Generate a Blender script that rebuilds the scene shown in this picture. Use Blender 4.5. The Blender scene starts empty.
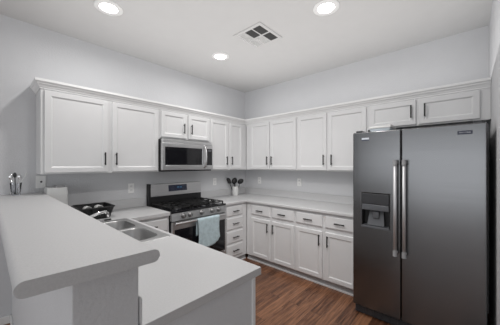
import bpy, bmesh, math, random
from mathutils import Vector, Matrix
random.seed(7)
S = bpy.context.scene
COL = S.collection

# ------------------------------------------------------------------ camera
CAM = Vector((-3.358, -3.182, 1.463)); YAW = math.radians(42.281); FPX = 240.0
cd = bpy.data.cameras.new('camera'); cam = bpy.data.objects.new('camera', cd); COL.objects.link(cam)
cam.location = CAM
cam.rotation_euler = (math.pi/2, 0, YAW - math.pi/2)
cd.sensor_fit = 'HORIZONTAL'; cd.sensor_width = 36.0; cd.lens = 36.0*FPX/500.0
cd.shift_y = (164.4-162.5)/500.0
cd.clip_start = 0.02
S.camera = cam

# ------------------------------------------------------------------ world, lights, exposure
W = bpy.data.worlds.new('world'); S.world = W; W.use_nodes = True
bg = W.node_tree.nodes['Background']
bg.inputs[0].default_value = (0.93, 0.97, 1.0, 1); bg.inputs[1].default_value = 0.10
S.view_settings.view_transform = 'Standard'; S.view_settings.look = 'None'
S.view_settings.gamma = 1.0; S.view_settings.use_curve_mapping = False
S.view_settings.exposure = 0.0
LAMP_W = 6.9
# daylight from the left, and unseen fills added for flat, even brightness
def area(name, energy, loc, rot, sx, sy, col=(1,1,1), spread=180):
    if energy <= 0: return
    l = bpy.data.lights.new(name, 'AREA'); l.shape = 'RECTANGLE'; l.size = sx; l.size_y = sy; l.energy = energy; l.color = col; l.spread = math.radians(spread)
    o = bpy.data.objects.new(name, l); COL.objects.link(o); o.location = loc; o.rotation_euler = rot
E_CEIL, E_LEFT, E_BEHIND, E_SOFT = 18.2, 66.0, 32.0, 5.8
area('ceiling_fill_light', E_CEIL, (-1.66,-1.88,2.25), (math.pi,0,0), 3.0, 3.0, (1,.99,.98))  # unseen upward fill, added to brighten the ceiling
area('corner_fill_light', E_SOFT, (-2.05,-2.2,2.2), Vector((1.55,1.35,-1.9)).to_track_quat('-Z','Y').to_euler(), 1.2, .9, (1,.99,.98), 95)  # soft fill added above the aisle to lift the low corner
area('window_light_left', E_LEFT, (-7.3,-2.8,1.35), (0,-math.pi/2,0), 2.2, 4.5, (.95,.975,1))
area('fill_light_behind', E_BEHIND, (-3.4,-7.0,1.35), (math.pi/2,0,0), 4.5, 2.2, (.95,.975,1))  # unseen fill added from behind the camera

# ------------------------------------------------------------------ dimensions
H = 2.845          # ceiling
FZ = -0.02         # floor level
YR = -3.334        # right wall plane
CT = 0.914         # worktop height

# ------------------------------------------------------------------ mesh helpers
class MB:
    def __init__(s): s.v = []; s.f = []; s.sm = []
    def add(s, vs, fs, smooth=False):
        n = len(s.v); s.v += [tuple(p) for p in vs]
        for f in fs: s.f.append([n+i for i in f]); s.sm.append(smooth)
        return s
    def box(s, x0, x1, y0, y1, z0, z1):
        x0, x1 = min(x0, x1), max(x0, x1); y0, y1 = min(y0, y1), max(y0, y1); z0, z1 = min(z0, z1), max(z0, z1)
        return s.add([(x0,y0,z0),(x1,y0,z0),(x1,y1,z0),(x0,y1,z0),(x0,y0,z1),(x1,y0,z1),(x1,y1,z1),(x0,y1,z1)],
                     [(0,3,2,1),(4,5,6,7),(0,1,5,4),(1,2,6,5),(2,3,7,6),(3,0,4,7)])
    def hexa(s, lo, hi):      # two quads (4 points each) joined
        return s.add(list(lo)+list(hi), [(0,3,2,1),(4,5,6,7),(0,1,5,4),(1,2,6,5),(2,3,7,6),(3,0,4,7)])
    def tube(s, path, r, n=12, cap=True):
        P = [Vector(p) for p in path]; R = r if isinstance(r, (list, tuple)) else [r]*len(P)
        rings = []; up = None
        for i, p in enumerate(P):
            t = (P[min(i+1, len(P)-1)] - P[max(i-1, 0)]).normalized()
            if up is None:
                up = Vector((0,0,1)) if abs(t.z) < .9 else Vector((1,0,0))
            a = t.cross(up).normalized(); b = a.cross(t).normalized(); up = b
            rings.append([p + a*R[i]*math.cos(2*math.pi*k/n) + b*R[i]*math.sin(2*math.pi*k/n) for k in range(n)])
        vs = [q for rg in rings for q in rg]; fs = []
        for i in range(len(P)-1):
            for k in range(n):
                k2 = (k+1) % n
                fs.append((i*n+k, i*n+k2, (i+1)*n+k2, (i+1)*n+k))
        s.add(vs, fs, True)
        if cap:
            s.add(rings[0], [tuple(range(n))[::-1]]); s.add(rings[-1], [tuple(range(n))])
        return s
    def cyl(s, p0, p1, r, n=20): return s.tube([p0, p1], r, n)
    def lathe(s, c, prof, n=24, axis='Z', smooth=True):
        vs = []; fs = []
        for (r, z) in prof:
            for k in range(n):
                a = 2*math.pi*k/n; u, w = r*math.cos(a), r*math.sin(a)
                q = {'Z': (u, w, z), 'Y': (u, z, w), 'X': (z, u, w)}[axis]
                vs.append((c[0]+q[0], c[1]+q[1], c[2]+q[2]))
        for i in range(len(prof)-1):
            for k in range(n):
                k2 = (k+1) % n; fs.append((i*n+k, i*n+k2, (i+1)*n+k2, (i+1)*n+k))
        return s.add(vs, fs, smooth)
    def prism(s, poly0, poly1, smooth=False):   # loft between two polygons of same count with caps
        n = len(poly0); fs = []
        for k in range(n):
            k2 = (k+1) % n; fs.append((k, k2, n+k2, n+k))
        s.add(list(poly0)+list(poly1), fs, smooth)
        s.add(poly0, [tuple(range(n))[::-1]]); s.add(poly1, [tuple(range(n))])
        return s
    def cells(s, us, vs_, filled, t0, t1, mp):
        """slab with holes: grid cells in (u,v), thickness t0..t1, mp(u,v,t)->xyz"""
        nu, nv = len(us), len(vs_)
        idx = lambda i, j, k: (i*nv+j)*2+k
        pts = [mp(u, v, t) for u in us for v in vs_ for t in (t0, t1)]
        F = []; ok = lambda i, j: 0 <= i < nu-1 and 0 <= j < nv-1 and filled(i, j)
        for i in range(nu-1):
            for j in range(nv-1):
                if not ok(i, j): continue
                F.append((idx(i,j,1), idx(i+1,j,1), idx(i+1,j+1,1), idx(i,j+1,1)))
                F.append((idx(i,j,0), idx(i,j+1,0), idx(i+1,j+1,0), idx(i+1,j,0)))
                if not ok(i-1, j): F.append((idx(i,j,0), idx(i,j,1), idx(i,j+1,1), idx(i,j+1,0)))
                if not ok(i+1, j): F.append((idx(i+1,j,0), idx(i+1,j+1,0), idx(i+1,j+1,1), idx(i+1,j,1)))
                if not ok(i, j-1): F.append((idx(i,j,0), idx(i+1,j,0), idx(i+1,j,1), idx(i,j,1)))
                if not ok(i, j+1): F.append((idx(i,j+1,0), idx(i,j+1,1), idx(i+1,j+1,1), idx(i+1,j+1,0)))
        used = sorted({q for f in F for q in f}); re = {q: i for i, q in enumerate(used)}
        return s.add([pts[q] for q in used], [tuple(re[q] for q in f) for f in F])
    def build(s, name, mat, parent=None, org=None, bevel=0, seg=2, merge=True):
        o0 = Vector(org) if org is not None else (ORG[parent] if parent is not None else Vector((0,0,0)))
        me = bpy.data.meshes.new(name); bm = bmesh.new()
        vs = [bm.verts.new(Vector(p)-o0) for p in s.v]
        for f, sm in zip(s.f, s.sm):
            try: fc = bm.faces.new([vs[i] for i in f]); fc.smooth = sm
            except ValueError: pass
        if merge: bmesh.ops.remove_doubles(bm, verts=bm.verts, dist=1e-5)
        bmesh.ops.recalc_face_normals(bm, faces=bm.faces)
        bm.to_mesh(me); bm.free(); me.materials.append(mat)
        o = bpy.data.objects.new(name, me); COL.objects.link(o)
        if parent is not None: o.parent = parent
        else: o.location = o0
        ORG[o] = o0
        if bevel:
            m = o.modifiers.new('bevel', 'BEVEL'); m.width = bevel; m.segments = seg; m.limit_method = 'ANGLE'; m.angle_limit = math.radians(40)
            for p in me.polygons: p.use_smooth = True
            w = o.modifiers.new('wn', 'WEIGHTED_NORMAL'); w.keep_sharp = True
        return o
ORG = {}
def tag(o, label, cat, group=None):
    o['label'] = label; o['category'] = cat
    if group: o['group'] = group
    return o
def struct(o): o['kind'] = 'structure'; return o
def thing(name, loc, label, cat, group=None):
    o = bpy.data.objects.new(name, None); COL.objects.link(o); o.location = loc; o.empty_display_size = .05
    ORG[o] = Vector(loc); return tag(o, label, cat, group)
def dup(root, loc, label, rotz=0):
    r = root.copy(); COL.objects.link(r); r.location = loc; r.rotation_euler = (0,0,rotz); r['label'] = label
    for ch in list(root.children):
        c = ch.copy(); COL.objects.link(c); c.parent = r
        for g in ch.children:
            d = g.copy(); COL.objects.link(d); d.parent = c
    return r

# ------------------------------------------------------------------ materials
def mat(name, col, rough=.5, metal=0, bump=0, bscale=200, stretch=None, var=0, vscale=8, spec=.5, emit=None, estr=0, trans=0, rvar=0, coat=0, ior=1.5):
    m = bpy.data.materials.new(name); m.use_nodes = True; nt = m.node_tree; b = nt.nodes['Principled BSDF']
    b.inputs['Base Color'].default_value = (*col, 1); b.inputs['Roughness'].default_value = rough
    b.inputs['Metallic'].default_value = metal; b.inputs['Specular IOR Level'].default_value = spec
    b.inputs['Transmission Weight'].default_value = trans; b.inputs['Coat Weight'].default_value = coat; b.inputs['IOR'].default_value = ior
    if emit: b.inputs['Emission Color'].default_value = (*emit, 1); b.inputs['Emission Strength'].default_value = estr
    tc = nt.nodes.new('ShaderNodeTexCoord'); mp = nt.nodes.new('ShaderNodeMapping')
    nt.links.new(tc.outputs['Object'], mp.inputs[0])
    if stretch: mp.inputs['Scale'].default_value = stretch
    def noise(sc, det=3):
        n = nt.nodes.new('ShaderNodeTexNoise'); n.inputs['Scale'].default_value = sc; n.inputs['Detail'].default_value = det
        nt.links.new(mp.outputs[0], n.inputs['Vector']); return n
    if bump:
        n = noise(bscale); bp = nt.nodes.new('ShaderNodeBump'); bp.inputs['Strength'].default_value = bump; bp.inputs['Distance'].default_value = .004
        nt.links.new(n.outputs[0], bp.inputs['Height']); nt.links.new(bp.outputs[0], b.inputs['Normal'])
    n = noise(vscale, 4); r = nt.nodes.new('ShaderNodeMapRange')
    r.inputs[1].default_value = .3; r.inputs[2].default_value = .7; r.inputs[3].default_value = 1-max(var, .01); r.inputs[4].default_value = 1+max(var, .01)
    nt.links.new(n.outputs[0], r.inputs[0])
    mx = nt.nodes.new('ShaderNodeVectorMath'); mx.operation = 'SCALE'; mx.inputs[0].default_value = col
    nt.links.new(r.outputs[0], mx.inputs['Scale']); nt.links.new(mx.outputs[0], b.inputs['Base Color'])
    if rvar:
        n2 = noise(vscale*3, 2); r2 = nt.nodes.new('ShaderNodeMapRange'); r2.inputs[3].default_value = rough-rvar; r2.inputs[4].default_value = rough+rvar
        nt.links.new(n2.outputs[0], r2.inputs[0]); nt.links.new(r2.outputs[0], b.inputs['Roughness'])
    return m
def wood_floor():
    m = bpy.data.materials.new('wood_plank_floor'); m.use_nodes = True; nt = m.node_tree; b = nt.nodes['Principled BSDF']; L = nt.links.new
    tc = nt.nodes.new('ShaderNodeTexCoord')
    br = nt.nodes.new('ShaderNodeTexBrick'); br.offset = .37; br.inputs['Scale'].default_value = 1
    br.inputs['Brick Width'].default_value = 1.15; br.inputs['Row Height'].default_value = .125; br.inputs['Mortar Size'].default_value = .0012
    br.inputs['Color1'].default_value = (0,0,0,1); br.inputs['Color2'].default_value = (1,1,1,1); br.inputs['Mortar'].default_value = (.3,.3,.3,1)
    L(tc.outputs['Object'], br.inputs['Vector'])
    sep = nt.nodes.new('ShaderNodeSeparateColor'); L(br.outputs['Color'], sep.inputs[0])
    mp = nt.nodes.new('ShaderNodeMapping'); mp.inputs['Scale'].default_value = (1.6, 26, 1)
    add = nt.nodes.new('ShaderNodeVectorMath'); sc = nt.nodes.new('ShaderNodeVectorMath'); sc.operation = 'SCALE'; sc.inputs[0].default_value = (7, 3, 5)
    L(sep.outputs[0], sc.inputs['Scale']); L(tc.outputs['Object'], add.inputs[0]); L(sc.outputs[0], add.inputs[1]); L(add.outputs[0], mp.inputs[0])
    n = nt.nodes.new('ShaderNodeTexNoise'); n.inputs['Scale'].default_value = 2.2; n.inputs['Detail'].default_value = 7; n.inputs['Roughness'].default_value = .65; n.inputs['Distortion'].default_value = .6
    L(mp.outputs[0], n.inputs['Vector'])
    mixf = nt.nodes.new('ShaderNodeMath'); mixf.operation = 'MULTIPLY_ADD'; mixf.inputs[1].default_value = .22
    L(sep.outputs[0], mixf.inputs[0]); L(n.outputs[0], mixf.inputs[2])
    cr = nt.nodes.new('ShaderNodeValToRGB'); e = cr.color_ramp.elements
    e[0].position = .36; e[0].color = (.026,.011,.006,1); e[1].position = .82; e[1].color = (.32,.15,.078,1)
    k = e.new(.55); k.color = (.118,.048,.024,1)
    L(mixf.outputs[0], cr.inputs[0])
    mo = nt.nodes.new('ShaderNodeMix'); mo.data_type = 'RGBA'; mo.inputs[7].default_value = (.015,.008,.005,1)
    L(br.outputs['Fac'], mo.inputs[0]); L(cr.outputs[0], mo.inputs[6]); L(mo.outputs[2], b.inputs['Base Color'])
    b.inputs['Roughness'].default_value = .38
    bp = nt.nodes.new('ShaderNodeBump'); bp.inputs['Strength'].default_value = .15; bp.inputs['Distance'].default_value = .002
    L(n.outputs[0], bp.inputs['Height']); L(bp.outputs[0], b.inputs['Normal'])
    return m
M = dict(
    wall=mat('wall_paint', (.66,.665,.68), .8, bump=.6, bscale=70, spec=.2),
    ceil=mat('ceiling_paint', (.665,.662,.657), .85, bump=.2, bscale=120, spec=.2),
    floor=wood_floor(),
    cab=mat('white_cabinet_paint', (.70,.70,.705), .38, bump=.03, bscale=60),
    trim=mat('white_trim_paint', (.82,.82,.82), .45),
    top=mat('pale_laminate', (.57,.57,.575), .42, var=.05, vscale=160),
    black=mat('black_metal', (.010,.010,.011), .35, metal=.0),
    steel=mat('brushed_steel', (.62,.62,.625), .36, metal=1, bump=.04, bscale=60, stretch=(1,1,14), var=.05, vscale=3, rvar=.04),
    fridge_steel=mat('fridge_steel', (.185,.187,.193), .27, metal=1, stretch=(.3,.3,14), var=.03, vscale=3),
    bar_steel=mat('handle_steel', (.66,.66,.675), .5, metal=.7),
    knob_steel=mat('knob_steel', (.25,.25,.25), .35, metal=1),
    chrome=mat('chrome', (.75,.75,.76), .12, metal=1),
    sink=mat('satin_sink_steel', (.55,.55,.55), .34, metal=1, rvar=.04),
    sink_rim=mat('sink_rim_steel', (.50,.50,.50), .48, metal=1),
    glassblk=mat('black_glass', (.008,.008,.010), .06),
    plastic=mat('black_plastic', (.012,.012,.013), .45),
    grey=mat('grey_plastic', (.10,.105,.115), .4),
    dgrey=mat('dark_grey_plastic', (.035,.036,.04), .4),
    iron=mat('cast_iron', (.012,.012,.012), .55, bump=.2, bscale=200),
    white=mat('white_ceramic', (.75,.75,.74), .25),
    wplate=mat('white_plate_plastic', (.90,.90,.89), .4),
    slot=mat('dark_slot', (.02,.02,.02), .6),
    towel=mat('blue_terry', (.44,.535,.57), .95, bump=.8, bscale=260, var=.12, vscale=25, spec=.1),
    glass=mat('clear_glass', (.97,.98,1.0), .03, trans=1, ior=1.08),
    plast=mat('frosted_plastic', (.66,.72,.77), .25),
    lens=mat('lamp_lens', (.9,.9,.9), .4, emit=(1,.985,.96), estr=14),
    led=mat('blue_display_digits', (.02,.05,.1), .3, emit=(.2,.55,1), estr=.15),
    badge=mat('navy_badge', (.018,.022,.05), .35),
    letter=mat('silver_lettering', (.62,.65,.70), .3),
    lightgrey=mat('light_grey_plastic', (.36,.36,.37), .4),
    ventshade=mat('vent_slot_shade', (.06,.06,.06), .8),
)

# ------------------------------------------------------------------ setting
XL, YB = -7.5, -7.2
struct(MB().box(XL, .12, YB, .12, FZ-.1, FZ).build('floor', M['floor'], org=(0,0,FZ)))
struct(MB().box(XL, .12, YB, .12, H, H+.1).build('ceiling', M['ceil'], org=(0,0,H)))
struct(MB().box(XL, .12, 0, .12, FZ, H).build('wall_back', M['wall'], org=(-3,0,FZ)))
struct(MB().box(0, .12, YR-.12, 0, FZ, H).build('wall_side', M['wall'], org=(0,-1.7,FZ)))
struct(MB().box(-1.25, 0, YR-.12, YR, FZ, H).build('wall_right', M['wall'], org=(-.6,YR,FZ)))
# half wall carrying the bar top
HX0, HX1, HY = -3.195, -3.004, -2.345
struct(MB().box(HX0, HX1, HY, 0, FZ, 1.136).build('wall_half', M['wall'], org=(-3.1,-1.2,FZ), bevel=.006))
b = MB(); b.box(XL, HX0-.012, -.014, 0, FZ, FZ+.075); b.build('baseboard_back', M['trim'], org=(-5,0,FZ), bevel=.004)['kind'] = 'structure'
b = MB(); b.box(HX0-.014, HX0, HY, -.014, FZ, FZ+.075); b.build('baseboard_half', M['trim'], org=(HX0,-1,FZ), bevel=.004)['kind'] = 'structure'

# ------------------------------------------------------------------ cabinet builder
FA = lambda u, d, z: (u, -d, z)            # along the back wall, facing -y
FB = lambda u, d, z: (-d, -u, z)           # along the side wall, facing -x (u = -y)
PX0 = -3.0
FP = lambda u, d, z: (PX0+d, -u, z)        # peninsula, facing +x
def mbox(b, fr, u0, u1, d0, d1, z0, z1):
    p, q = fr(u0, d0, z0), fr(u1, d1, z1)
    return b.box(p[0], q[0], p[1], q[1], p[2], q[2])
def panel(fr, u0, u1, z0, z1, d0, t, rings):
    """front with nested rectangular rings: (inset, depth)"""
    b = MB(); vs = []; fs = []
    R = [(0, d0)] + [(i, d0+dd) for i, dd in rings]
    for i, d in R: vs += [fr(u0+i, d, z0+i), fr(u1-i, d, z0+i), fr(u1-i, d, z1-i), fr(u0+i, d, z1-i)]
    n = len(R)
    for k in range(n-1):
        for j in range(4):
            j2 = (j+1) % 4; fs.append((k*4+j, k*4+j2, k*4+4+j2, k*4+4+j))
    fs.append((3,2,1,0)); fs.append(((n-1)*4, (n-1)*4+1, (n-1)*4+2, (n-1)*4+3))
    return b.add(vs, fs)
def pull(fr, u, z, d, vert, L, parent):
    b = MB(); h = L/2; w = .0068
    if vert:
        mbox(b, fr, u-w, u+w, d+.022, d+.031, z-h, z+h)
        for s in (-1, 1): mbox(b, fr, u-.004, u+.004, d-.001, d+.024, z+s*(h-.018)-.005, z+s*(h-.018)+.005)
    else:
        mbox(b, fr, u-h, u+h, d+.022, d+.031, z-w, z+w)
        for s in (-1, 1): mbox(b, fr, u+s*(h-.018)-.005, u+s*(h-.018)+.005, d-.001, d+.024, z-.004, z+.004)
    return b.build('handle', M['black'], parent, bevel=.002, merge=False)
T = .020
def door(fr, u0, u1, z0, z1, d, root, hu, hz, L=.135):
    o = panel(fr, u0, u1, z0, z1, d, T, [(0, T-.004), (.004, T), (.046, T), (.052, T-.004), (.059, T-.009), (.063, T-.009)]).build('door', M['cab'], root)
    pull(fr, hu, hz, d+T, True, L, o); return o
def drawer(fr, u0, u1, z0, z1, d, root, L=.12):
    o = panel(fr, u0, u1, z0, z1, d, T, [(0, T-.008), (.010, T-.002), (.014, T)]).build('drawer', M['cab'], root)
    pull(fr, (u0+u1)/2, (z0+z1)/2, d+T, False, L, o); return o
UD, ZB, ZT = .305, 1.372, 2.158
def upper(loc, label, fr, u0, u1, z0, doors, dz0=None, L=.135, hz=None):
    r = thing('wall_cabinet', loc, label, 'cabinet', 'white wall cabinets')
    mbox(MB(), fr, u0, u1, .002, UD, z0, ZT).build('body', M['cab'], r)
    for a, c, hu in doors:
        zz = z0+.013 if dz0 is None else dz0
        door(fr, a, c, zz, 2.143, UD, r, hu, (zz+.138) if hz is None else hz, L)
    return r
upper((-2.455,-.15,ZB), 'wide white two-door wall cabinet at the free left end, over the sink corner', FA, -3.024, -1.885, ZB, [(-3.0,-2.475,-2.51), (-2.435,-1.912,-2.40)])
upper((-1.495,-.15,1.80), 'short white two-door wall cabinet directly above the steel microwave', FA, -1.884, -1.104, 1.80, [(-1.872,-1.505,-1.552), (-1.475,-1.115,-1.433)], hz=1.945)
upper((-.72,-.15,ZB), 'white two-door wall cabinet between the microwave and the room corner', FA, -1.103, -.002, ZB, [(-1.09,-.735,-.776), (-.70,-.407,-.663)])
upper((-.15,-.87,ZB), 'white two-door wall cabinet on the side wall next to the corner', FB, .327, 1.337, ZB, [(.424,.835,.80), (.850,1.325,.892)])
upper((-.15,-1.82,ZB), 'white two-door wall cabinet on the side wall beside the fridge', FB, 1.338, 2.300, ZB, [(1.350,1.790,1.757), (1.810,2.286,1.866)])
upper((-.15,-2.83,1.87), 'short wide white two-door wall cabinet above the fridge', FB, 2.301, 3.332, 1.87, [(2.325,2.775,2.735), (2.798,3.262,2.853)], hz=2.02)

# crown moulding with left return, mitred at the corner
prof = [(0,2.156),(.007,2.156),(.008,2.168),(.014,2.171),(.018,2.182),(.030,2.196),(.032,2.206),(.038,2.209),(.043,2.216),(.043,2.238),(0,2.238)]
UDF = UD
path = lambda o: [(-3.024-o, -.001), (-3.024-o, -UDF-o), (-UDF-o, -UDF-o), (-UDF-o, YR+.002)]
b = MB(); rows = [[(x, y, z) for x, y in path(o)] for o, z in prof]; n = len(prof)
vs = [p for r in rows for p in r]; fs = []
for i in range(n):
    for k in range(3): fs.append((i*4+k, i*4+k+1, ((i+1)%n)*4+k+1, ((i+1)%n)*4+k))
fs.append(tuple(i*4 for i in range(n))); fs.append(tuple(i*4+3 for i in range(n))[::-1])
b.add(vs, fs); struct(b.build('trim_1', M['trim'], org=(-1.5,-.3,2.125)))

# ------------------------------------------------------------------ base cabinets
BD = .60; BZ = .873; KZ = .065
def base(loc, label, fr, u0, u1, drawers, doors, dend=BD, kick=.575):
    r = thing('base_cabinet', loc, label, 'cabinet', 'white base cabinets')
    mbox(MB(), fr, u0, u1, .004, BD, KZ-.005, BZ).build('body', M['cab'], r)
    mbox(MB(), fr, u0, u1, .01, kick, FZ, KZ-.005).build('toe_kick', M['lightgrey'], r)
    mbox(MB(), fr, u0, u1, kick, kick+.012, FZ, FZ+.022).build('shoe_moulding', M['cab'], r, bevel=.003)
    for a, c, z0, z1 in drawers: drawer(fr, a, c, z0, z1, BD, r)
    for a, c, z0, z1, hu in doors: door(fr, a, c, z0, z1, BD, r, hu, z1-.105)
    return r
DZ0, DZ1, OZ0, OZ1 = .698, .845, .075, .648
base((-2.17,-.3,FZ), 'white base cabinet between the sink corner and the stove', FA, -2.385, -1.925, [(-2.34,-1.945,DZ0,DZ1)], [(-2.34,-1.945,OZ0,OZ1,-1.985)])
base((-.84,-.3,FZ), 'narrow white cabinet of four stacked drawers right of the stove', FA, -1.078, -.602,
     [(-1.03,-.70,.703,.845), (-1.03,-.70,.503,.677), (-1.03,-.70,.303,.477), (-1.03,-.70,.105,.277)], [])
base((-.3,-1.06,FZ), 'white two-door two-drawer base cabinet on the side wall by the corner', FB, .606, 1.487, [(.713,1.072,DZ0,DZ1), (1.108,1.472,DZ0,DZ1)],
     [(.713,1.072,OZ0,OZ1,1.040), (1.108,1.472,OZ0,OZ1,1.138)])
base((-.3,-1.9,FZ), 'white two-door two-drawer base cabinet on the side wall against the fridge', FB, 1.488, 2.308, [(1.502,1.872,DZ0,DZ1), (1.908,2.270,DZ0,DZ1)],
     [(1.502,1.872,OZ0,OZ1,1.838), (1.908,2.270,OZ0,OZ1,1.944)])
# peninsula: cabinet run under the sink counter, closed by a painted end panel
r = thing('peninsula_cabinet', (-2.7,-1.4,FZ), 'white base cabinets of the peninsula under the sink worktop', 'cabinet')
b = MB(); b.box(-3.0, -2.40, -.66, -.62, KZ, BZ); b.box(-3.0,-2.40,-2.274,-1.56,KZ,BZ); b.box(-3.0,-2.40,-1.56,-.66,KZ,.68); b.box(-2.42,-2.40,-1.56,-.66,.68,BZ)
b.build('body', M['cab'], r)
MB().box(-3.0, -2.46, -2.274, -.66, FZ, KZ).build('toe_kick', M['lightgrey'], r)
for i in range(3):
    a = .68+i*.535
    door(FP, a, a+.515, OZ0, OZ1, .60, r, a+.47 if i % 2 == 0 else a+.045, OZ1-.10)
    drawer(FP, a, a+.515, DZ0, DZ1, .60, r)
b = MB(); b.box(HX1, -2.414, -2.345, -2.28, FZ, BZ); struct(b.build('wall_end', M['wall'], org=(-2.7,-2.31,FZ), bevel=.004))
b = MB(); b.box(-2.424, -2.400, -2.352, -2.276, FZ, BZ); struct(b.build('trim_2', M['trim'], org=(-2.41,-2.31,FZ), bevel=.004))

# ------------------------------------------------------------------ worktops
TZ = .040
r = thing('worktop', (-2.7,-1.0,CT), 'L-shaped pale laminate worktop of the peninsula, with the sink', 'worktop', 'pale laminate worktops')
SX0, SX1, SY0, SY1 = -2.945, -2.425, -1.475, -.635      # sink cut-out
b = MB().cells([-3.0, SX0, SX1, -2.366, -1.928], [-2.362, SY0, SY1, -.640, -.002],
   lambda i, j: (i < 3 and not (i == 1 and j == 1)) or j == 3, CT-TZ, CT, lambda u, v, t: (u, v, t))
b.build('top', M['top'], r, bevel=.010, seg=3)
b = MB(); b.box(-3.0, -1.945, -.020, -.002, CT, CT+.112); b.box(-3.003, -2.995, -2.352, -.021, CT, CT+.09); b.build('backsplash', M['top'], r, bevel=.006)
r = thing('worktop', (-.4,-1.0,CT), 'L-shaped pale laminate worktop from the stove round the corner to the fridge', 'worktop', 'pale laminate worktops')
b = MB().cells([-1.075, -.640, -.002], [-2.312, -.640, -.002], lambda i, j: i == 1 or j == 1, CT-TZ, CT, lambda u, v, t: (u, v, t))
b.build('top', M['top'], r, bevel=.010, seg=3)
b = MB(); b.box(-1.075, -.022, -.020, -.002, CT, CT+.112); b.box(-.020, -.002, -2.312, -.002, CT, CT+.112); b.build('backsplash', M['top'], r, bevel=.006)
# raised bar top: bullnosed profile along y
def bull(y):
    x0, x1, z0, z1 = -3.315, -2.962, 1.137, 1.180; rr = (z1-z0)/2; pts = []
    for k in range(13):
        a = -math.pi/2 + math.pi*k/12; pts.append((x1-rr+rr*math.cos(a), y, z0+rr+rr*math.sin(a)))
    for k in range(13):
        a = math.pi/2 + math.pi*k/12; pts.append((x0+rr+rr*math.cos(a), y, z0+rr+rr*math.sin(a)))
    return pts
b = MB(); p0, p1 = [(x, -2.384-.026*(x+3.315)/.353, z) for x, y, z in bull(0)], bull(-.002); n = len(p0)
b.add(p0+p1, [(k, (k+1)%n, n+(k+1)%n, n+k) for k in range(n)], True); b.add(p0, [tuple(range(n))[::-1]]); b.add(p1, [tuple(range(n))])
o = b.build('bar_top', M['top'], org=(-3.14,-1.2,1.137), merge=False)
tag(o, 'long raised pale laminate breakfast bar top with rounded edges on the half wall', 'bar counter')

# ------------------------------------------------------------------ sink and faucet
r = thing('kitchen_sink', (-2.685,-1.055,CT), 'stainless steel double-bowl sink set into the peninsula worktop', 'sink')
def rrect(x0, x1, y0, y1, rad, z, n=6):
    pts = []
    for cx, cy, a0 in ((x1-rad, y1-rad, 0), (x0+rad, y1-rad, 90), (x0+rad, y0+rad, 180), (x1-rad, y0+rad, 270)):
        for k in range(n+1):
            a = math.radians(a0+90*k/n); pts.append((cx+rad*math.cos(a), cy+rad*math.sin(a), z))
    return pts
bowls = [(-2.845,-2.455,-1.035,-.670), (-2.845,-2.455,-1.445,-1.075)]
def rim():
    bm = bmesh.new()
    def loop(pts):
        vs = [bm.verts.new(p) for p in pts]
        return [bm.edges.new((vs[i], vs[(i+1) % len(vs)])) for i in range(len(vs))]
    zt = CT+.005
    es = loop(rrect(-2.965,-2.405,-1.497,-.613,.02,zt))
    for q in bowls: es += loop(rrect(*q, .085, zt))
    bmesh.ops.triangle_fill(bm, edges=es, use_beauty=True, use_dissolve=False)
    ctr = bowls
    kill = [f for f in bm.faces if any(x0+.02 < f.calc_center_median().x < x1-.02 and y0+.02 < f.calc_center_median().y < y1-.02 and
            all(x0-1e-4 <= v.co.x <= x1+1e-4 and y0-1e-4 <= v.co.y <= y1+1e-4 for v in f.verts) for x0, x1, y0, y1 in ctr)]
    bmesh.ops.delete(bm, geom=kill, context='FACES')
    b = MB(); idx = {v: i for i, v in enumerate(bm.verts)}
    b.add([v.co[:] for v in bm.verts], [tuple(idx[v] for v in f.verts) for f in bm.faces]); bm.free()
    n = 28; a = rrect(-2.965,-2.405,-1.497,-.613,.02,zt); c = rrect(-2.968,-2.402,-1.500,-.610,.02,CT+.0005)
    b.add(a+c, [(k, (k+1)%n, n+(k+1)%n, n+k) for k in range(n)], True)
    return b
rim().build('rim', M['sink_rim'], r)
for x0, x1, y0, y1 in bowls:
    b = MB(); lv = [(0,.085,CT+.005),(.006,.082,CT-.004),(.012,.078,CT-.10),(.022,.07,CT-.155),(.05,.06,CT-.178),(.12,.04,CT-.184)]
    n = 28; rings = [rrect(x0+i, x1-i, y0+i, y1-i, rr, z) for i, rr, z in lv]; vs = [p for q in rings for p in q]; fs = []
    for i in range(len(lv)-1):
        for k in range(n): fs.append((i*n+k, i*n+(k+1)%n, (i+1)*n+(k+1)%n, (i+1)*n+k))
    fs.append(tuple((len(lv)-1)*n+k for k in range(n))); b.add(vs, fs, True)
    o = b.build('bowl', M['sink'], r)
    MB().lathe(((x0+x1)/2, (y0+y1)/2, CT-.183), [(.0,.002),(.03,.002),(.042,.004),(.045,0)]).build('drain', M['chrome'], o)
r = thing('faucet', (-2.91,-1.055,CT+.005), 'chrome low-arc faucet behind the double-bowl sink', 'faucet')
MB().lathe((-2.91,-1.055,CT+.005), [(0,0),(.032,0),(.032,.008),(.026,.014),(.024,.075),(.020,.085),(0,.087)]).build('base', M['chrome'], r)
MB().tube([(-2.905,-1.055,CT+.06),(-2.87,-1.055,CT+.125),(-2.82,-1.055,CT+.150),(-2.77,-1.055,CT+.168),(-2.725,-1.055,CT+.174),(-2.706,-1.055,CT+.160),(-2.702,-1.055,CT+.125)], [.014,.0125,.0115,.011,.011,.011,.011]).build('spout', M['chrome'], r)
MB().tube([(-2.912,-1.055,CT+.085),(-2.925,-1.02,CT+.12),(-2.93,-.98,CT+.135)], [.010,.008,.007]).build('lever', M['chrome'], r)
# dish brush on far rim
r = thing('dish_brush', (-2.57,-.60,CT+.005), 'small pale-handled brush with a black tip lying by the far sink rim', 'brush')
MB().tube([(-2.70,-.61,CT+.017),(-2.60,-.600,CT+.017)], [.008,.010]).build('shaft', M['lightgrey'], r)
MB().box(-2.60,-2.535,-.612,-.588,CT+.007,CT+.022).build('head', M['plastic'], r, bevel=.006)

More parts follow.
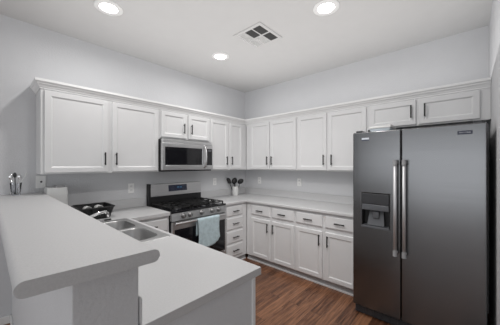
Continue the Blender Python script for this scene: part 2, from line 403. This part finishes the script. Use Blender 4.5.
# ------------------------------------------------------------------ black basket with cups
r = thing('dish_basket', (-2.61,-.30,CT), 'black plastic dish basket on the worktop behind the faucet', 'basket')
def basket():
    b = MB(); zt = CT+.118
    base_ = rrect(-2.72,-2.49,-.45,-.17,.03,CT+.004); top = rrect(-2.765,-2.455,-.475,-.145,.035,zt)
    n = 28
    P = lambda k, t: tuple(Vector(base_[k % n]).lerp(Vector(top[k % n]), t))
    b.add(base_, [tuple(range(n))])
    # solid lower and upper bands, slatted middle
    for t0, t1 in ((0,.22),(.52,1)):
        for k in range(n): b.add([P(k,t0), P(k+1,t0), P(k+1,t1), P(k,t1)], [(0,1,2,3)])
    cors = [rrect(-2.72,-2.49,-.45,-.17,.03,0)]
    # uprights along straight sides
    for k0, k1, m in ((6,7,9),(13,14,9),(20,21,9),(27,28,9)):
        for i in range(m+1):
            s = i/m
            q = lambda t, e: tuple(Vector(P(k0,t)).lerp(Vector(P(k1,t)), min(1, max(0, s+e))))
            b.add([q(0,-.042), q(0,.042), q(1,.042), q(1,-.042)], [(0,1,2,3)])
    for k0 in (0,7,14,21):
        for k in range(k0, k0+6): b.add([P(k,0), P(k+1,0), P(k+1,1), P(k,1)], [(0,1,2,3)])
    o = b.build('shell', M['plastic'], r); m = o.modifiers.new('solid', 'SOLIDIFY'); m.thickness = .004
    rp = rrect(-2.765,-2.455,-.475,-.145,.035,zt); rb = MB(); rb.tube([Vector(p) for p in rp]+[Vector(rp[0])], .007, 8, cap=False)
    rb.build('rim', M['plastic'], r)
basket()
def mug(x, y, z, label):     # lying on its side, mouth towards the bar
    q = thing('mug', (x, y, z), label, 'mug', 'white mugs in the black basket')
    MB().lathe((x,y,z), [(0,.085),(.030,.085),(.034,.080),(.037,0),(.0365,-.003),(.0315,-.003),(.031,0),(.028,.077),(0,.078)], 24, 'Y').build('cup', M['white'], q)
    MB().tube([(x+rr, y+dy, z) for rr, dy in ((.034,.014),(.052,.014),(.060,.028),(.060,.046),(.050,.062),(.032,.064))], .005, 8).build('handle', M['white'], q)
mug(-2.685,-.432,CT+.098,'white mug lying on its side at the left in the black dish basket')
mug(-2.585,-.432,CT+.100,'white mug lying on its side at the right in the black dish basket')

# ------------------------------------------------------------------ small things on counters
r = thing('canister', (-2.885,-.125,CT), 'tall white square canister behind the bar against the back wall', 'canister')
MB().box(-2.968,-2.805,-.205,-.045,CT,CT+.322).build('body', M['white'], r, bevel=.008, seg=3)
MB().box(-2.895,-2.82,-.165,-.085,CT+.322,CT+.340).build('lid_knob', M['lightgrey'], r, bevel=.006)
r = thing('utensil_crock', (-.392,-.135,CT), 'white ceramic crock in the counter corner holding black utensils', 'crock')
MB().lathe((-.392,-.135,CT), [(0,0),(.050,0),(.054,.006),(.056,.06),(.056,.158),(.053,.162),(.050,.158),(.049,.012),(0,.010)], 28).build('pot', M['white'], r)
def utensil(kind, dx, dy, lean, h, label):
    bx, by = -.392+dx*.25, -.135+dy*.25; tx, ty = -.392+dx, -.135+dy; z0, z1 = CT+.014, CT+h
    q = thing(kind, (bx, by, z0), label, 'utensil', 'black utensils in the white crock')
    MB().tube([(bx,by,z0),((bx+tx)/2,(by+ty)/2,(z0+z1)/2),(tx,ty,z1)], [.006,.007,.005], 8).build('handle', M['plastic'], q)
    b = MB(); R_ = Vector((.68,-.73,0)); D = Vector((tx-bx, ty-by, z1-z0)).normalized()
    N = R_.cross(D).normalized(); c = Vector((tx,ty,z1)); hw, hl = {'ladle': (.052,.050), 'cooking_spoon': (.040,.052), 'spatula': (.036,.054), 'slotted_spoon': (.042,.052)}[kind]
    c = c + D*hl*.9; n = 18; ring = []; inner = []
    for k in range(n):
        a = 2*math.pi*k/n; e = .55 if kind == 'spatula' else 1
        u = math.copysign(abs(math.cos(a))**e, math.cos(a))*hw; w = math.copysign(abs(math.sin(a))**e, math.sin(a))*hl
        ring.append(c+R_*u+D*w)
        inner.append(c+R_*u*.55+D*w*.55+N*(.012 if kind != 'spatula' else .001))
    b.add(ring+inner, [(k,(k+1)%n,n+(k+1)%n,n+k) for k in range(n)]+[tuple(range(n,2*n))], True)
    o = b.build('head', M['plastic'], q); m = o.modifiers.new('solid', 'SOLIDIFY'); m.thickness = .005
utensil('spatula', -.085, .050, 0, .215, 'black spatula leaning far left in the white crock')
utensil('ladle', .060, -.050, 0, .205, 'big black round ladle leaning right in the white crock')
utensil('cooking_spoon', -.040, -.010, 0, .205, 'black solid spoon left of the middle in the white crock')
utensil('slotted_spoon', .020, .030, 0, .215, 'black spoon standing upright at the back of the white crock')
# glass of cutlery on bar
GX, GY, GZ = -3.175, -.13, 1.180
r = thing('drinking_glass', (GX,GY,GZ), 'clear glass holding a few utensils at the wall end of the bar', 'glass')
MB().lathe((GX,GY,GZ), [(0,0),(.026,0),(.030,.004),(.040,.115),(.038,.115),(.028,.008),(0,.007)], 24).build('tumbler', M['glass'], r)
def cutlery(kind, dx, dy, h, m, label):
    q = thing(kind, (GX+dx*.3,GY+dy*.3,GZ+.010), label, 'cutlery', 'spoons in the glass on the bar')
    MB().tube([(GX+dx*.3,GY+dy*.3,GZ+.010),(GX+dx,GY+dy,GZ+h)], [.003,.004], 8).build('handle', m, q)
    c = Vector((GX+dx*1.12, GY+dy*1.12, GZ+h+.02)); b = MB(); b.lathe(c, [(0,-.026),(.008,-.02),(.013,-.004),(.012,.012),(.006,.022),(0,.024)], 12)
    b.v = [(x, c.y+(y-c.y)*.4, z) for x, y, z in b.v]; b.build('bowl', m, q)
cutlery('spoon', -.030, -.004, .150, M['chrome'], 'steel spoon leaning left in the glass on the bar')
cutlery('spoon', -.006, .008, .165, M['dgrey'], 'dark spoon standing in the middle of the glass on the bar')
cutlery('spoon', .022, .004, .150, M['chrome'], 'steel spoon leaning right in the glass on the bar')
q = thing('straw', (GX+.01,GY,GZ+.010), 'thin pale straw sticking out to the right of the glass on the bar', 'straw')
MB().tube([(GX+.008,GY,GZ+.012),(GX+.034,GY,GZ+.118),(GX+.075,GY,GZ+.205)], .0035, 8).build('tube', M['white'], q)

# ------------------------------------------------------------------ stove
SL, SR, SF = -1.918, -1.084, -.640
r = thing('gas_range', (-1.5,-.35,FZ), 'stainless steel gas range with black cooktop and backguard', 'stove')
MB().box(SL, SR, SF+.02, -.015, FZ+.02, .902).build('body', M['plastic'], r)
b = MB(); b.box(SL-.003, SR+.003, SF-.015, -.075, .890, .914); b.build('cooktop', M['glassblk'], r, bevel=.006)
# control panel (slanted front)
y0, y1 = SF-.004, SF-.030
MB().hexa([(SL,y1,.800),(SR,y1,.800),(SR,SF+.03,.800),(SL,SF+.03,.800)], [(SL,y0,.892),(SR,y0,.892),(SR,SF+.03,.892),(SL,SF+.03,.892)]).build('control_panel', M['steel'], r, bevel=.003)
for x in (-1.772,-1.678,-1.506,-1.334,-1.225):
    b = MB(); b.lathe((x,SF-.018,.848), [(0,-.034),(.021,-.034),(.024,-.030),(.026,-.008),(.030,-.006),(.030,.004),(0,.004)], 24, 'Y')
    k = b.build('knob', M['knob_steel'], r)
    MB().box(x-.004,x+.004,SF-.058,SF-.050,.828,.868).build('grip', M['steel'], k, bevel=.002)
# oven door
o = MB().cells([SL+.004, SL+.10, SR-.10, SR-.004], [.262, .36, .66, .788], lambda i, j: not (i == 1 and j == 1), 0, .036, lambda u, v, t: (u, SF+.010-t, v)).build('oven_door', M['steel'], r, bevel=.003)
MB().box(SL+.03, SR-.03, SF-.030, SF-.022, .275, .700).build('door_glass', M['glassblk'], o, bevel=.002)
b = MB(); b.cyl((SL+.015,-.712,.776),(SR-.050,-.712,.776),.0135)
for x in (SL+.05, SR-.09): b.box(x-.010,x+.010,-.708,SF-.026,.766,.786)
b.build('oven_handle', M['steel'], o, merge=False)
MB().box(SL+.004, SR-.004, SF-.022, SF+.02, .075, .252).build('storage_drawer', M['steel'], r, bevel=.004)
b = MB(); b.box(SL+.02, SR-.02, SF+.03, SF+.05, FZ, .07); b.build('kick_panel', M['plastic'], r)
# backguard
b = MB(); b.box(SL, SR, -.072, -.012, .905, 1.045); b.build('vent_riser', M['plastic'], r, bevel=.004)
o = MB().hexa([(SL+.022,-.090,1.030),(SR-.004,-.090,1.030),(SR-.004,-.015,1.030),(SL+.022,-.015,1.030)], [(SL+.022,-.070,1.196),(SR-.004,-.070,1.196),(SR-.004,-.015,1.196),(SL+.022,-.015,1.196)]).build('backguard', M['steel'], r, bevel=.005)
MB().box(SL-.003, SL+.021, -.088, -.012, .905, 1.200).build('end_cap', M['plastic'], r, bevel=.003)
def yb(z): return -.090+(z-1.03)/.166*.020
p = MB().hexa([(-1.640,yb(1.085)-.003,1.085),(-1.345,yb(1.085)-.003,1.085),(-1.345,-.06,1.085),(-1.640,-.06,1.085)], [(-1.640,yb(1.172)-.003,1.172),(-1.345,yb(1.172)-.003,1.172),(-1.345,-.05,1.172),(-1.640,-.05,1.172)]).build('display', M['badge'], o)
b = MB(); z = 1.135
for k, x in enumerate((-1.505,-1.487,-1.461,-1.443)):       # lit blocks of the clock
    b.box(x, x+.012, yb(z)-.005, yb(z)-.002, z-.010, z+.012)
b.build('clock_digits', M['led'], p)
for xs, nm in ((-1.625, 'left'), (-1.425, 'right')):
    b = MB()
    for i in range(4):
        for j in range(3): b.box(xs+i*.020, xs+i*.020+.010, yb(1.10+j*.025)-.0045, yb(1.10+j*.025)-.002, 1.100+j*.025, 1.106+j*.025)
    b.build('keypad', M['grey'], p)
# grates and burners
for k, (gx0, gx1) in enumerate(((-1.895,-1.640),(-1.625,-1.377),(-1.362,-1.107))):
    b = MB(); gy0, gy1 = -.625, -.115; zt = .952; w = .007
    def bar(x0, x1, y0, y1, z0=zt-.012, z1=zt): b.box(x0, x1, y0, y1, z0, z1)
    bar(gx0, gx0+2*w, gy0, gy1); bar(gx1-2*w, gx1, gy0, gy1); bar(gx0, gx1, gy0, gy0+2*w); bar(gx0, gx1, gy1-2*w, gy1)
    bar(gx0, gx1, (gy0+gy1)/2-w, (gy0+gy1)/2+w)
    xm = (gx0+gx1)/2
    if k == 1:
        for t in (-.06,-.02,.02,.06): bar(xm+t-w, xm+t+w, gy0, gy1, zt-.008, zt+.004)
    else:
        for yc in (-.50,-.24):
            for a, c in ((gx0, xm-.035), (xm+.035, gx1)): bar(a, c, yc-w, yc+w, zt-.010, zt+.004)
            for a, c in ((yc-.115, yc-.035), (yc+.035, yc+.115)): bar(xm-w, xm+w, a, c, zt-.010, zt+.004)
    for x in (gx0, gx1-2*w):
        for y in (gy0, gy1-2*w, (gy0+gy1)/2-w): bar(x, x+2*w, y, y+2*w, .913, zt)
    b.build('grate', M['iron'], r, merge=False)
for x, y, rr in ((-1.767,-.50,.046),(-1.767,-.24,.038),(-1.501,-.37,.044),(-1.234,-.50,.050),(-1.234,-.24,.036)):
    o = MB().lathe((x,y,.9135), [(0,0),(rr+.014,0),(rr+.012,.006),(rr,.008),(rr,.016)], 24).build('burner', M['dgrey'], r)
    MB().lathe((x,y,.9135), [(rr-.004,.016),(rr-.002,.022),(rr-.010,.026),(0,.026)], 24).build('burner_cap', M['iron'], o)
# towel draped over the oven handle
def towel():
    b = MB(); U, V = 26, 34; x0, x1 = -1.612, -1.262; yh, zh, rr = -.712, .776, .019
    Lf, Lb = .355, .20; arc = math.pi*rr; tot = Lf+arc+Lb; vs = []
    for j in range(V+1):
        s = tot*j/V
        for i in range(U+1):
            u = i/U; lf = Lf*(1 - .24*max(0,(u-.55)/.45)**2.0 - .09*max(0,(.3-u)/.3)**1.6)
            fold = .007*math.sin(u*15+.6)+.004*math.sin(u*31)
            if s < Lf:
                d = (Lf-s)/Lf; y = yh-rr-.002-abs(fold)*d-.004*d; z = zh-d*lf
            elif s < Lf+arc:
                a = (s-Lf)/rr; y = yh-rr*math.cos(a); z = zh+rr*math.sin(a)
            else:
                d = (s-Lf-arc); y = yh+rr; z = zh-d
            shrink = .012*math.sin(math.pi*min(1, s/Lf))
            vs.append((x0+(x1-x0)*u + (.5-u)*2*shrink, y, z))
    fs = [(j*(U+1)+i, j*(U+1)+i+1, (j+1)*(U+1)+i+1, (j+1)*(U+1)+i) for j in range(V) for i in range(U)]
    b.add(vs, fs, True); o = b.build('dish_towel', M['towel'], org=(-1.437,-.712,.776))
    m = o.modifiers.new('solid', 'SOLIDIFY'); m.thickness = .004; m.offset = 0
    tag(o, 'light blue dish towel hanging over the oven door handle', 'towel')
towel()

# ------------------------------------------------------------------ microwave
MX0, MX1, MZ0, MZ1, MY = -1.903, -1.112, 1.372, 1.788, -.365
r = thing('microwave', (-1.51,-.2,MZ0), 'stainless over-the-range microwave with black window above the stove', 'microwave')
MB().box(MX0, MX1, MY+.004, -.003, MZ0, MZ1-.004).build('body', M['plastic'], r, bevel=.003)
MB().box(MX0+.004, MX1-.004, -.392, MY+.004, MZ1-.050, MZ1-.004).build('vent_strip', M['steel'], r, bevel=.004)
o = MB().cells([MX0, MX0+.040, -1.300, -1.225], [MZ0+.018, MZ0+.082, MZ1-.105, MZ1-.052], lambda i, j: not (i == 1 and j == 1), 0, .036, lambda u, v, t: (u, MY-t, v)).build('door', M['steel'], r, bevel=.004)
MB().box(MX0+.036, -1.296, MY-.032, MY-.012, MZ0+.078, MZ1-.100).build('window', M['glassblk'], o)
MB().tube([(-1.262,-.395,MZ0+.045),(-1.262,-.425,MZ0+.065),(-1.262,-.440,MZ0+.13),(-1.262,-.444,MZ0+.20),(-1.262,-.440,MZ0+.27),(-1.262,-.425,MZ0+.335),(-1.262,-.395,MZ0+.355)], .0125).build('handle', M['steel'], o)
o = MB().box(-1.222, MX1, MY-.036, MY+.004, MZ0+.018, MZ1-.052).build('control_panel', M['steel'], r, bevel=.004)
MB().box(-1.222, -1.128, MY-.039, MY-.034, MZ0+.080, MZ1-.100).build('keypad', M['glassblk'], o)
MB().box(-1.205, -1.145, MY-.0405, MY-.038, MZ1-.140, MZ1-.115).build('clock_window', M['grey'], o)

# ------------------------------------------------------------------ fridge
FL, FR, FM, FX = -2.328, -3.286, -2.741, -.886
r = thing('refrigerator', (-.45,-2.81,FZ), 'tall stainless side-by-side fridge with ice dispenser in left door', 'fridge')
MB().box(-.795, -.04, FR+.008, FL-.008, FZ+.02, 1.772).build('case', M['plastic'], r, bevel=.006)
DT, DB = 1.776, .078
DY0, DY1, DZa, DZb = -2.412, -2.650, .862, 1.186
o = MB().cells([-FL, -DY0, -DY1, -FM-.003], [DB, DZa, DZb, DT], lambda i, j: not (i == 1 and j == 1), -.800, FX, lambda u, v, t: (t, -u, v)).build('freezer_door', M['fridge_steel'], r, bevel=.009, seg=3)
# dispenser in its recess
d = MB(); d.box(-.802,-.79,DY1,DY0,DZa,DZb); d.box(-.884,-.79,DY0-.004,DY0+.001,DZa,DZb); d.box(-.884,-.79,DY1-.001,DY1+.004,DZa,DZb); d.box(-.884,-.79,DY1,DY0,DZa-.001,DZa+.006)
d = d.build('dispenser', M['plastic'], o, merge=False)
b = MB(); b.box(-.889,-.80,DY1+.002,DY0-.002,DZb-.10,DZb-.002); b.build('control_panel', M['dgrey'], d, bevel=.004)
MB().box(-.892,-.81,DY1+.003,DY0-.003,DZb-.160,DZb-.104).build('chute_trim', M['grey'], d, bevel=.006)
MB().hexa([(-.872,DY1+.045,DZa+.02),(-.872,DY0-.045,DZa+.02),(-.862,DY0-.045,DZa+.02),(-.862,DY1+.045,DZa+.02)], [(-.832,DY1+.06,DZb-.16),(-.832,DY0-.06,DZb-.16),(-.822,DY0-.06,DZb-.16),(-.822,DY1+.06,DZb-.16)]).build('backplate', M['grey'], d)
MB().box(-.872,-.845,-2.560,-2.505,DZa+.09,DZa+.155).build('paddle', M['grey'], d, bevel=.006)
MB().box(-.896,-.80,DY1-.002,DY0+.002,DZa-.004,DZa+.014).build('drip_tray', M['grey'], d, bevel=.003)
f = MB().box(FX, -.800, FR, FM-.003, DB, DT).build('fridge_door', M['fridge_steel'], r, bevel=.009, seg=3)
def fhandle(y, par):
    b = MB(); b.cyl((-.945,y,.70),(-.945,y,1.46),.0135); h = b.build('handle', M['bar_steel'], par)
    for z0, z1 in ((.658,.705),(1.455,1.502)):
        b = MB(); b.cyl((-.945,y,z0),(-.945,y,z1),.017); zc = (z0+z1)/2; b.cyl((-.945,y,zc),(FX+.004,y,zc),.012)
        b.build('end_bracket', M['lightgrey'], h, merge=False)
fhandle(-2.706, o); fhandle(-2.774, f)
b = MB(); b.box(-.845, -.78, FR+.01, FL-.01, FZ+.012, .070)
for k in range(13): b.box(-.852, -.845, FL-.06-k*.068, FL-.085-k*.068-.025, FZ+.03, .058)
b.build('grille', M['dgrey'], r, merge=False)
for y in (FL-.06, FR+.06):
    MB().cyl((-.70,y-.02,FZ+.022),(-.70,y+.02,FZ+.022),.022).build('roller', M['plastic'], r)
for y in (FL-.05, FR+.05):
    MB().box(-.86,-.74,y-.03,y+.03,1.773,1.796).build('hinge_cover', M['dgrey'], r, bevel=.006)
pl = MB().box(FX-.004, FX+.001, -3.206, -3.120, 1.694, 1.722).build('badge', M['badge'], f, bevel=.001)
def text(body, size, loc, name, mt, par, depth=.0008):
    c = bpy.data.curves.new(name, 'FONT'); c.body = body; c.size = size; c.align_x = 'CENTER'; c.align_y = 'CENTER'; c.extrude = depth; c.space_character = 1.15
    t = bpy.data.objects.new(name, c); COL.objects.link(t)
    dg = bpy.context.evaluated_depsgraph_get(); me = bpy.data.meshes.new_from_object(t.evaluated_get(dg)); bpy.data.objects.remove(t)
    R_ = Matrix(((0,0,-1),(-1,0,0),(0,1,0))).to_4x4()      # text x -> -y, text y -> z, facing -x
    me.transform(Matrix.Translation(Vector(loc)-ORG[par]) @ R_); me.materials.clear(); me.materials.append(mt)
    q = bpy.data.objects.new(name, me); COL.objects.link(q); q.parent = par; ORG[q] = ORG[par]; return q
text('MAYTAG', .0155, (FX-.0045,-3.163,1.708), 'lettering', M['letter'], pl)
st = MB().box(FX-.002, FX+.001, -2.478, -2.412, 1.692, 1.720).build('sticker', M['letter'], o)
MB().box(FX-.0025, FX-.0015, -2.478, -2.412, 1.692, 1.703).build('sticker_band', M['badge'], st)
# storage box on fridge
r = thing('plastic_container', (-.74,-2.56,DT+.0005), 'pale plastic food container with raised lid lying on top of the fridge', 'container')
z = DT+.0005
MB().hexa([(-.835,-2.640,z),(-.65,-2.640,z),(-.65,-2.476,z),(-.835,-2.476,z)], [(-.845,-2.650,z+.030),(-.64,-2.650,z+.030),(-.64,-2.468,z+.030),(-.845,-2.468,z+.030)]).build('tub', M['plast'], r, bevel=.008, seg=3)
b = MB(); b.box(-.848,-.637,-2.653,-2.465,z+.030,z+.050); b.box(-.848,-.637,-2.653,-2.620,z+.048,z+.060); b.build('lid', M['white'], r, bevel=.005)
# ------------------------------------------------------------------ wall plates
def plate(kind, loc, fr_rot, label):
    q = thing('wall_outlet', loc, label, 'outlet', 'wall outlets above the worktops')
    MB().box(loc[0]-.037, loc[0]+.037, loc[1]-.006, loc[1], loc[2]-.060, loc[2]+.060).build('cover_plate', M['wplate'], q, bevel=.003)
    for s in (-1, 1):
        k = MB().box(loc[0]-.017, loc[0]+.017, loc[1]-.008, loc[1]-.005, loc[2]+s*.026-.016, loc[2]+s*.026+.016).build('socket', M['trim'], q, bevel=.002)
        b = MB()
        for x in (-.006,.006): b.box(loc[0]+x-.0012, loc[0]+x+.0012, loc[1]-.0085, loc[1]-.0078, loc[2]+s*.026-.004, loc[2]+s*.026+.006)
        b.build('slots', M['slot'], k, merge=False)
    return q
po = plate('outlet', (-2.114,-.001,1.160), 0, 'white wall outlet left of the stove, above the worktop')
dup(po, (-.753,-.001,1.172), 'white wall outlet on the back wall between stove and utensil crock')
dup(po, (-.001,-.365,1.172), 'white wall outlet on the side wall nearest the corner', -math.pi/2)
dup(po, (-.001,-1.194,1.178), 'white wall outlet on the side wall midway to the fridge', -math.pi/2)
r = thing('cable_plate', (-2.987,-.001,1.288), 'square wall plate with one dark hole under the cabinet by the bar', 'wall plate')
MB().box(-3.026,-2.948,-.007,-.001,1.226,1.350).build('cover_plate', M['wplate'], r, bevel=.003)
MB().lathe((-2.985,-.007,1.288), [(0,-.006),(.007,-.006),(.009,0),(0,0)], 14, 'Y').build('jack', M['slot'], r)

# ------------------------------------------------------------------ ceiling lights and vent
LX0, LX1, LY0, LY1 = -2.63, -1.34, -.835, -2.255
lp = thing('ceiling_light', (LX0,LY0,H), 'round recessed ceiling light above the peninsula, at the top left', 'ceiling light', 'recessed ceiling lights')
MB().lathe((LX0,LY0,H), [(.112,-.0005),(.112,-.004),(.106,-.008),(.080,-.007),(.071,-.007),(.071,-.0005)], 40).build('trim_ring', M['wplate'], lp)
MB().lathe((LX0,LY0,H), [(.070,-.003),(.03,-.004),(.0001,-.0045)], 32).build('lens', M['lens'], lp)
for x, y, lb in ((LX1,LY1,'round recessed ceiling light in front of the fridge, beyond the vent'), (LX1,LY0,'round recessed ceiling light nearest the stove and the corner'), (LX0,LY1,'round recessed ceiling light overhead at the near end of the bar')):
    dup(lp, (x,y,H), lb)
for x, y in ((LX0,LY0),(LX1,LY1),(LX1,LY0),(LX0,LY1)):
    ld = bpy.data.lights.new('lamp', 'AREA'); ld.shape = 'DISK'; ld.size = .13; ld.energy = LAMP_W; ld.color = (1,.985,.965); ld.spread = math.radians(170)
    lo = bpy.data.objects.new('lamp', ld); COL.objects.link(lo); lo.location = (x, y, H-.012)
r = thing('ceiling_vent', (-1.385,-1.505,H), 'square white ceiling air vent with six louvred panels', 'vent')
us = [-1.575,-1.541,-1.393,-1.375,-1.228,-1.195]; vs_ = [-1.690,-1.658,-1.562,-1.549,-1.456,-1.443,-1.350,-1.318]
MB().cells(us, vs_, lambda i, j: not (i in (1,3) and j in (1,3,5)), H-.010, H-.0005, lambda u, v, t: (u, v, t)).build('frame', M['ceil'], r, bevel=.002)
for i, (a, c) in enumerate(((-1.541,-1.393),(-1.375,-1.228))):
    for j, (e, g) in enumerate(((-1.658,-1.562),(-1.549,-1.456),(-1.443,-1.350))):
        dark = (i, j) in ((0,0),(0,1),(1,0))  # panels whose slats are coloured dark for the shade inside their slots
        b = MB(); n = 6
        for k in range(n):
            y = e+(g-e)*(k+.5)/n; hw = (g-e)/n*.62; dz = .006
            s = 1 if not dark else -1
            y0, y1 = y-hw, y+hw
            zz0, zz1 = (H-.001-dz, H-.001) if s > 0 else (H-.001, H-.001-dz)
            b.hexa([(a,y0,zz0-.001),(c,y0,zz0-.001),(c,y1,zz1-.001),(a,y1,zz1-.001)], [(a,y0,zz0),(c,y0,zz0),(c,y1,zz1),(a,y1,zz1)])
        b.build('louvre', M['ventshade'] if dark else M['wplate'], r, merge=False)
